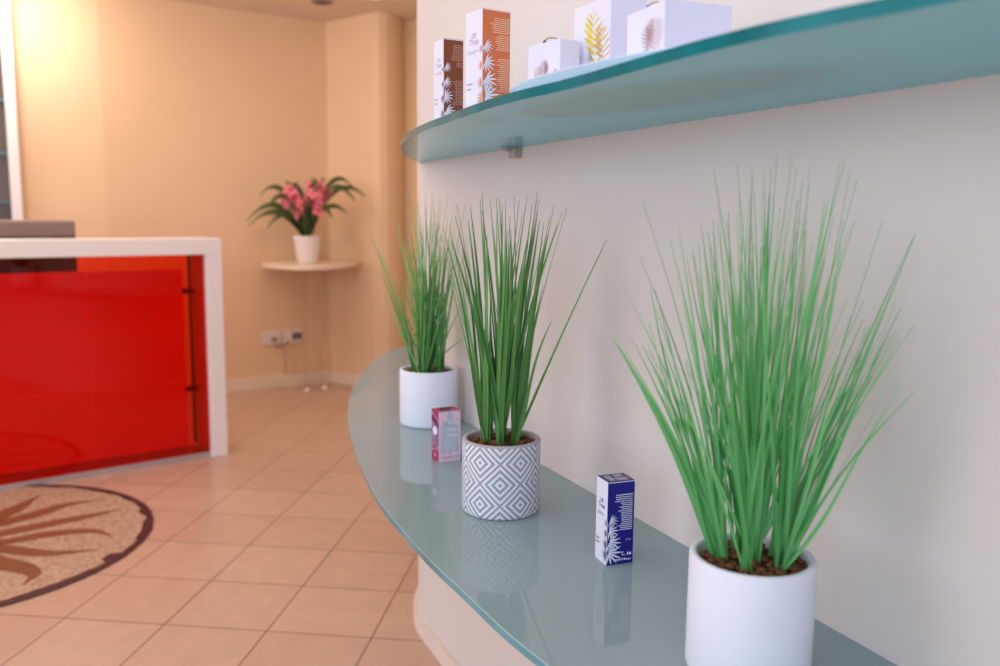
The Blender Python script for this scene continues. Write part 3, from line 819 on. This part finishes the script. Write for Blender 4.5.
for rot in (0, PI):
    for pts, w in LF:
        w *= 1.35
        P = catmull([(p[0]-mc[0], p[1]-mc[1], 0) for p in pts], 6); n = len(P); v = []
        for i, p in enumerate(P):
            t = i/(n-1); d = P[min(i+1, n-1)]-P[max(i-1, 0)]; d.normalize(); q = Vector((-d.y, d.x, 0))
            ww = w*(.3+.7*math.sin(PI*min(1, t*.9+.1)))*(1-t**5)*.5+.002
            for s_ in (-1, 1):
                x, y = (p+q*ww*s_).x, (p+q*ww*s_).y
                v.append((x*math.cos(rot)-y*math.sin(rot), x*math.sin(rot)+y*math.cos(rot), .0036))
        MB().add(v, [(2*i, 2*i+1, 2*i+3, 2*i+2) for i in range(n-1)]).build('leaf_motif', M['motif'], md)

# ------------------------------------------------------------------ corner shelf with orchid
def P(p, q, s): return Vector((p[0]+(q[0]-p[0])*s, p[1]+(q[1]-p[1])*s, 0))
ZS = .822
dl = (Vector(PA)-Vector(P0)).normalized(); dr = (Vector(P1)-Vector(P0)).normalized()
e0 = Vector(P0)+dl*.45; e1 = Vector(P0)+dr*.30
arc = catmull([(*e0, 0), (-1.43, 5.20, 0), (-1.18, 4.98, 0), (-.97, 5.14, 0), (*e1, 0)], 8)
poly = [(P0[0]+.004, P0[1]-.012)]+[(p.x, p.y-.012) for p in arc]
cs = empty('corner_shelf', (0, 0, 0), 0, 'pale rounded console shelf with clear acrylic legs in the far corner', 'shelf')
MB().prism(poly, ZS-.022, ZS).build('shelf_top', M['skirting'], cs, bevel=.003)
for x, y in ((-1.24, 5.42), (-1.145, 5.50)):
    lg = MB().tube([(x, y, .02), (x, y, ZS-.022)], .016, 14).build('leg', M['acrylic'], cs)
    ft = MB().lathe([(.0001, 0), (.02, 0), (.02, .014), (.012, .022), (.0001, .022)], 16, 0, (x, y, 0)).build('foot', M['acrylic_foot'], lg)
# curved acrylic apron between the legs and the wall
v = []; n = 12
for k in range(n+1):
    t = k/n; x = -1.36+.20*t; y = 5.50-.12*math.sin(PI*t)+.04*t
    v += [(x, y, .05), (x, y, ZS-.022)]
MB().add(v, [(2*i, 2*i+2, 2*i+3, 2*i+1) for i in range(n)], 0, True).build('curved_panel', M['acrylic'], cs)

oc = (-1.195, 5.30)
orr = random.Random(5)
orc = empty('potted_orchid', (oc[0], oc[1], ZS), 0, 'pink flowering orchid with arching dark leaves in a small white pot on corner shelf', 'potted plant')
MB().lathe([(.0001, 0), (.055, 0), (.062, .01), (.080, .150), (.083, .158), (.083, .165), (.076, .165), (.070, .13), (.0001, .13)], 40).build('pot', M['orchid_pot'], orc)
MB().lathe([(.0001, .135), (.071, .135)], 24).build('soil', M['bark'], orc)
def strap(mb, az, reach, rise, drop, w, yaw_amp=0):
    n = 12; v = []
    d = Vector((math.cos(az), math.sin(az), 0)); q = Vector((-d.y*.7, d.x*.7, .7 if math.cos(az) > 0 else -.7))
    for i in range(n+1):
        t = i/n; p = d*(.015+reach*t**1.25)+Vector((0, 0, .135+rise*math.sin(t*PI*.62)-drop*t*t))
        ww = w*math.sin(PI*(.12+.86*t))**.7*.5+.001
        v += [p-q*ww+Vector((0, 0, .006)), p, p+q*ww+Vector((0, 0, .006))]
    f = []
    for i in range(n): a = i*3; f += [(a, a+1, a+4, a+3), (a+1, a+2, a+5, a+4)]
    mb.add(v, f, 0, True)
mb = MB()
for (az, re, ri, dr_, w) in [(2.9, .34, .20, .13, .035), (3.3, .30, .24, .14, .034), (2.6, .24, .30, .12, .034), (3.6, .2, .18, .12, .03), (.1, .30, .30, .06, .033), (-.25, .27, .33, .12, .033), (.35, .24, .34, .05, .033),
                             (-.6, .18, .22, .1, .032), (1.3, .18, .3, .05, .034), (-1.3, .15, .22, .04, .036), (-1.9, .16, .20, .05, .036), (2.1, .2, .3, .1, .034), (-2.5, .20, .26, .08, .034), (-.9, .1, .26, 0, .036), (-2.2, .08, .28, 0, .036), (4.1, .06, .28, 0, .034), (5.6, .08, .3, 0, .034), (3.0, .25, .30, .06, .03), (0.0, .2, .2, .05, .03)]:
    strap(mb, az, re*1.12, ri*1.2, dr_*1.1, w*1.5)
mb.build('foliage', M['orchid_leaf'], orc)
def flower(c, s, az, tilt):
    F = MB(); n = 5
    ax = Vector((math.cos(az)*math.cos(tilt), math.sin(az)*math.cos(tilt), math.sin(tilt)))
    a = ax.cross(Vector((0, 0, 1))).normalized(); b_ = ax.cross(a)
    for k in range(n):
        th = 2*PI*k/n+.3; d = a*math.cos(th)+b_*math.sin(th); q = a*-math.sin(th)+b_*math.cos(th)
        v = []
        for i in range(5):
            t = i/4; p = Vector(c)+d*s*t+ax*s*.25*math.sin(PI*t*.8); ww = s*.42*math.sin(PI*(.15+.8*t))
            v += [p-q*ww, p+q*ww]
        F.add(v, [(2*i, 2*i+2, 2*i+3, 2*i+1) for i in range(4)], 0, True)
    F.ball(Vector(c)+ax*s*.2, s*.24, 1, 8, 6)
    return F
for (dx, dy, z, top) in [(-.075, -.03, .36, 1), (-.02, -.05, .32, 1), (.035, 0, .385, 1), (.085, .02, .39, 1), (.0, .04, .35, 0), (-.10, 0, .37, 0), (.06, -.05, .35, 0)]:
    z += .078; dx *= 1.15
    st = MB().tube([(dx*.2, dy*.2, .13), (dx*.5, dy*.5, .24), (dx, dy, z+.015)], .0035, 6)
    st.ball((dx, dy, z+.035), .010, 0, 8, 6, (1, 1, 1.5))
    st = st.build('flower_stem', M['stem'], orc)
    for k in range(5):
        a = orr.uniform(-2.6, -.5); rr_ = orr.uniform(.012, .04)
        c = (dx+rr_*math.cos(a), dy+rr_*math.sin(a), z-.005-.026*k+orr.uniform(-.008, .008))
        flower(c, orr.uniform(.032, .042), a, orr.uniform(-.4, .4)).build('blossom', [M['petal'], M['petal_heart']], st)

# ------------------------------------------------------------------ wall sockets and cable trunking
wa = math.atan2(P0[1]-PA[1], P0[0]-PA[0])
def on_back(px, py):                      # a point on the back wall run
    k = (px-500)/865.07/.9908
    a = Vector(PA); d = Vector(P0)-a
    s = (k*a.y-a.x)/(d.x-k*d.y)
    p = a+d*s; q = cam_ray_point(px, py, p.y); return Vector((p.x, p.y, q.z))
for px, py, lab, dark in ((269, 338, 'left white wall socket with a plugged cable below the corner shelf', False), (290, 336, 'right wall socket with a dark outlet below the corner shelf', True)):
    p = on_back(px, py)
    s = empty('wall_socket', (p.x, p.y-.001, p.z), wa, lab, 'socket', 'wall sockets below the corner shelf')
    MB().box((-.062, -.012, -.042), (.062, 0, .042)).build('cover_plate', M['socket'], s, bevel=.004)
    if dark:
        for x in (-.002, .030): MB().box((x, -.0155, -.020), (x+.026, -.011, .022)).build('outlet', M['socket_dark'], s, bevel=.002)
    else:
        MB().lathe([(.0001, 0), (.018, 0), (.018, .012), (.0001, .012)], 16).build('plug', M['cable'], s, loc=(.012, -.024, -.012))
p = on_back(273, 343); q = on_back(284, 343)
pts = [(p.x+.01, p.y-.04, p.z), ((p.x+q.x)/2, (p.y+q.y)/2-.05, p.z-.022), (q.x+.01, q.y-.045, q.z+.0), (q.x+.02, q.y-.03, q.z+.02)]
tag(MB().tube([tuple(v) for v in catmull(pts, 6)], .005, 8).build('power_cable', M['cable']), 'short grey cable looping between the two wall sockets', 'cable')
p = on_back(281.5, 345)
tk = MB().box((-.008, -.010, .076), (.008, 0, p.z)).build('cable_trunking', M['trunking'], loc=(p.x, p.y, 0), rz=wa)
tag(tk, 'thin beige cable trunking running from the sockets down to the skirting', 'trunking')

# ------------------------------------------------------------------ display cabinet at the left edge
def on_far(px, Y0a, Y0b):
    k = (px-500)/865.07/.9908
    a = Vector(PA); d = Vector(PB)-a
    s = (k*a.y-a.x)/(d.x-k*d.y); return a+d*s
pr = on_far(30, 0, 0); fa = math.atan2(PA[1]-PB[1], PA[0]-PB[0])
cb = empty('display_cabinet', (pr.x, pr.y-.012, 0), fa, 'tall white framed cabinet with a dark glass front on back wall', 'cabinet')
W_ = .60; Ht = 2.28; fw = .052
MB().box((-W_+.01, -.045, .1), (-.01, -.012, Ht-.02)).build('dark_back', M['cab_dark'], cb)
fr_ = MB().box((-fw, -.08, 0), (0, 0, Ht)).box((-W_, -.08, 0), (-W_+fw, 0, Ht)).box((-W_+fw, -.08, Ht-fw), (-fw, 0, Ht)).box((-W_+fw, -.08, 0), (-fw, 0, .1))
fr_.build('frame', M['white_gloss'], cb, bevel=.003)
for z in (.45, .80, 1.16, 1.42, 1.7):
    MB().box((-W_+fw, -.07, z), (-fw, -.046, z+.008)).build('shelf', M['edge_low'], cb)

# ------------------------------------------------------------------ ceiling lights
def dlight(px, py, on, label):
    z = CZ
    d = fv+rv*((px-500)/865.07)-uv_*((py-333)/865.07); t = (z-H)/d.z
    x, y = d.x*t, d.y*t
    e = empty('ceiling_light', (x, y, z-.001), 0, label, 'ceiling light', 'round ceiling downlights')
    MB().lathe([(.045, 0), (.062, 0), (.062, -.008), (.045, -.012), (.045, 0)], 28).build('trim_ring', M['white_gloss'] if on else M['downlight'], e)
    MB().lathe([(.0001, -.006), (.046, -.006)], 28).build('lens', M['downlight_on'] if on else M['monitor_dark'], e)
    return x, y
dlight(320, 1, False, 'unlit small round downlight near the far corner of the ceiling')
dlight(372, -5, True, 'lit round downlight in the ceiling above the far corner')

# ------------------------------------------------------------------ lights
def area(loc, target, size, sy, power, col, name='window_light'):
    l = bpy.data.lights.new(name, 'AREA'); l.shape = 'RECTANGLE'; l.size = size; l.size_y = sy; l.energy = power; l.color = col
    o = bpy.data.objects.new(name, l); C.objects.link(o); o.location = loc
    o.rotation_euler = (Vector(target)-Vector(loc)).to_track_quat('-Z', 'Y').to_euler(); return o
def point(loc, power, col, r=.08, name='lamp'):
    l = bpy.data.lights.new(name, 'POINT'); l.energy = power; l.color = col; l.shadow_soft_size = r
    o = bpy.data.objects.new(name, l); C.objects.link(o); o.location = loc; return o
area((-1.3, -2.3, 1.5), (.2, 1.6, .9), 2.6, 1.9, 62, (.70, .84, 1.0))
area((-4.6, .6, 1.5), (-.5, 2.6, .7), 2.4, 1.9, 50, (.98, .97, 1.0))
area((-1.6, 3.2, 2.30), (-1.6, 3.2, 0), 2.2, 2.0, 27, (1, .87, .76), 'ceiling_glow')
area((-.4, 1.0, 2.30), (-.4, 1.0, 0), 1.4, 1.4, 12, (.95, .95, 1), 'ceiling_glow')
point((-2.52, 4.45, 2.16), 15, (1, .94, .84), .12)
point((-.95, 4.4, 2.05), 5, (1, .82, .62), .1)

w = bpy.data.worlds.new('world'); bpy.context.scene.world = w; w.use_nodes = True
bg = w.node_tree.nodes['Background']; bg.inputs['Color'].default_value = (.86, .92, 1, 1); bg.inputs['Strength'].default_value = .8
sc = bpy.context.scene
sc.view_settings.view_transform = 'Standard'; sc.view_settings.look = 'None'; sc.view_settings.exposure = 0
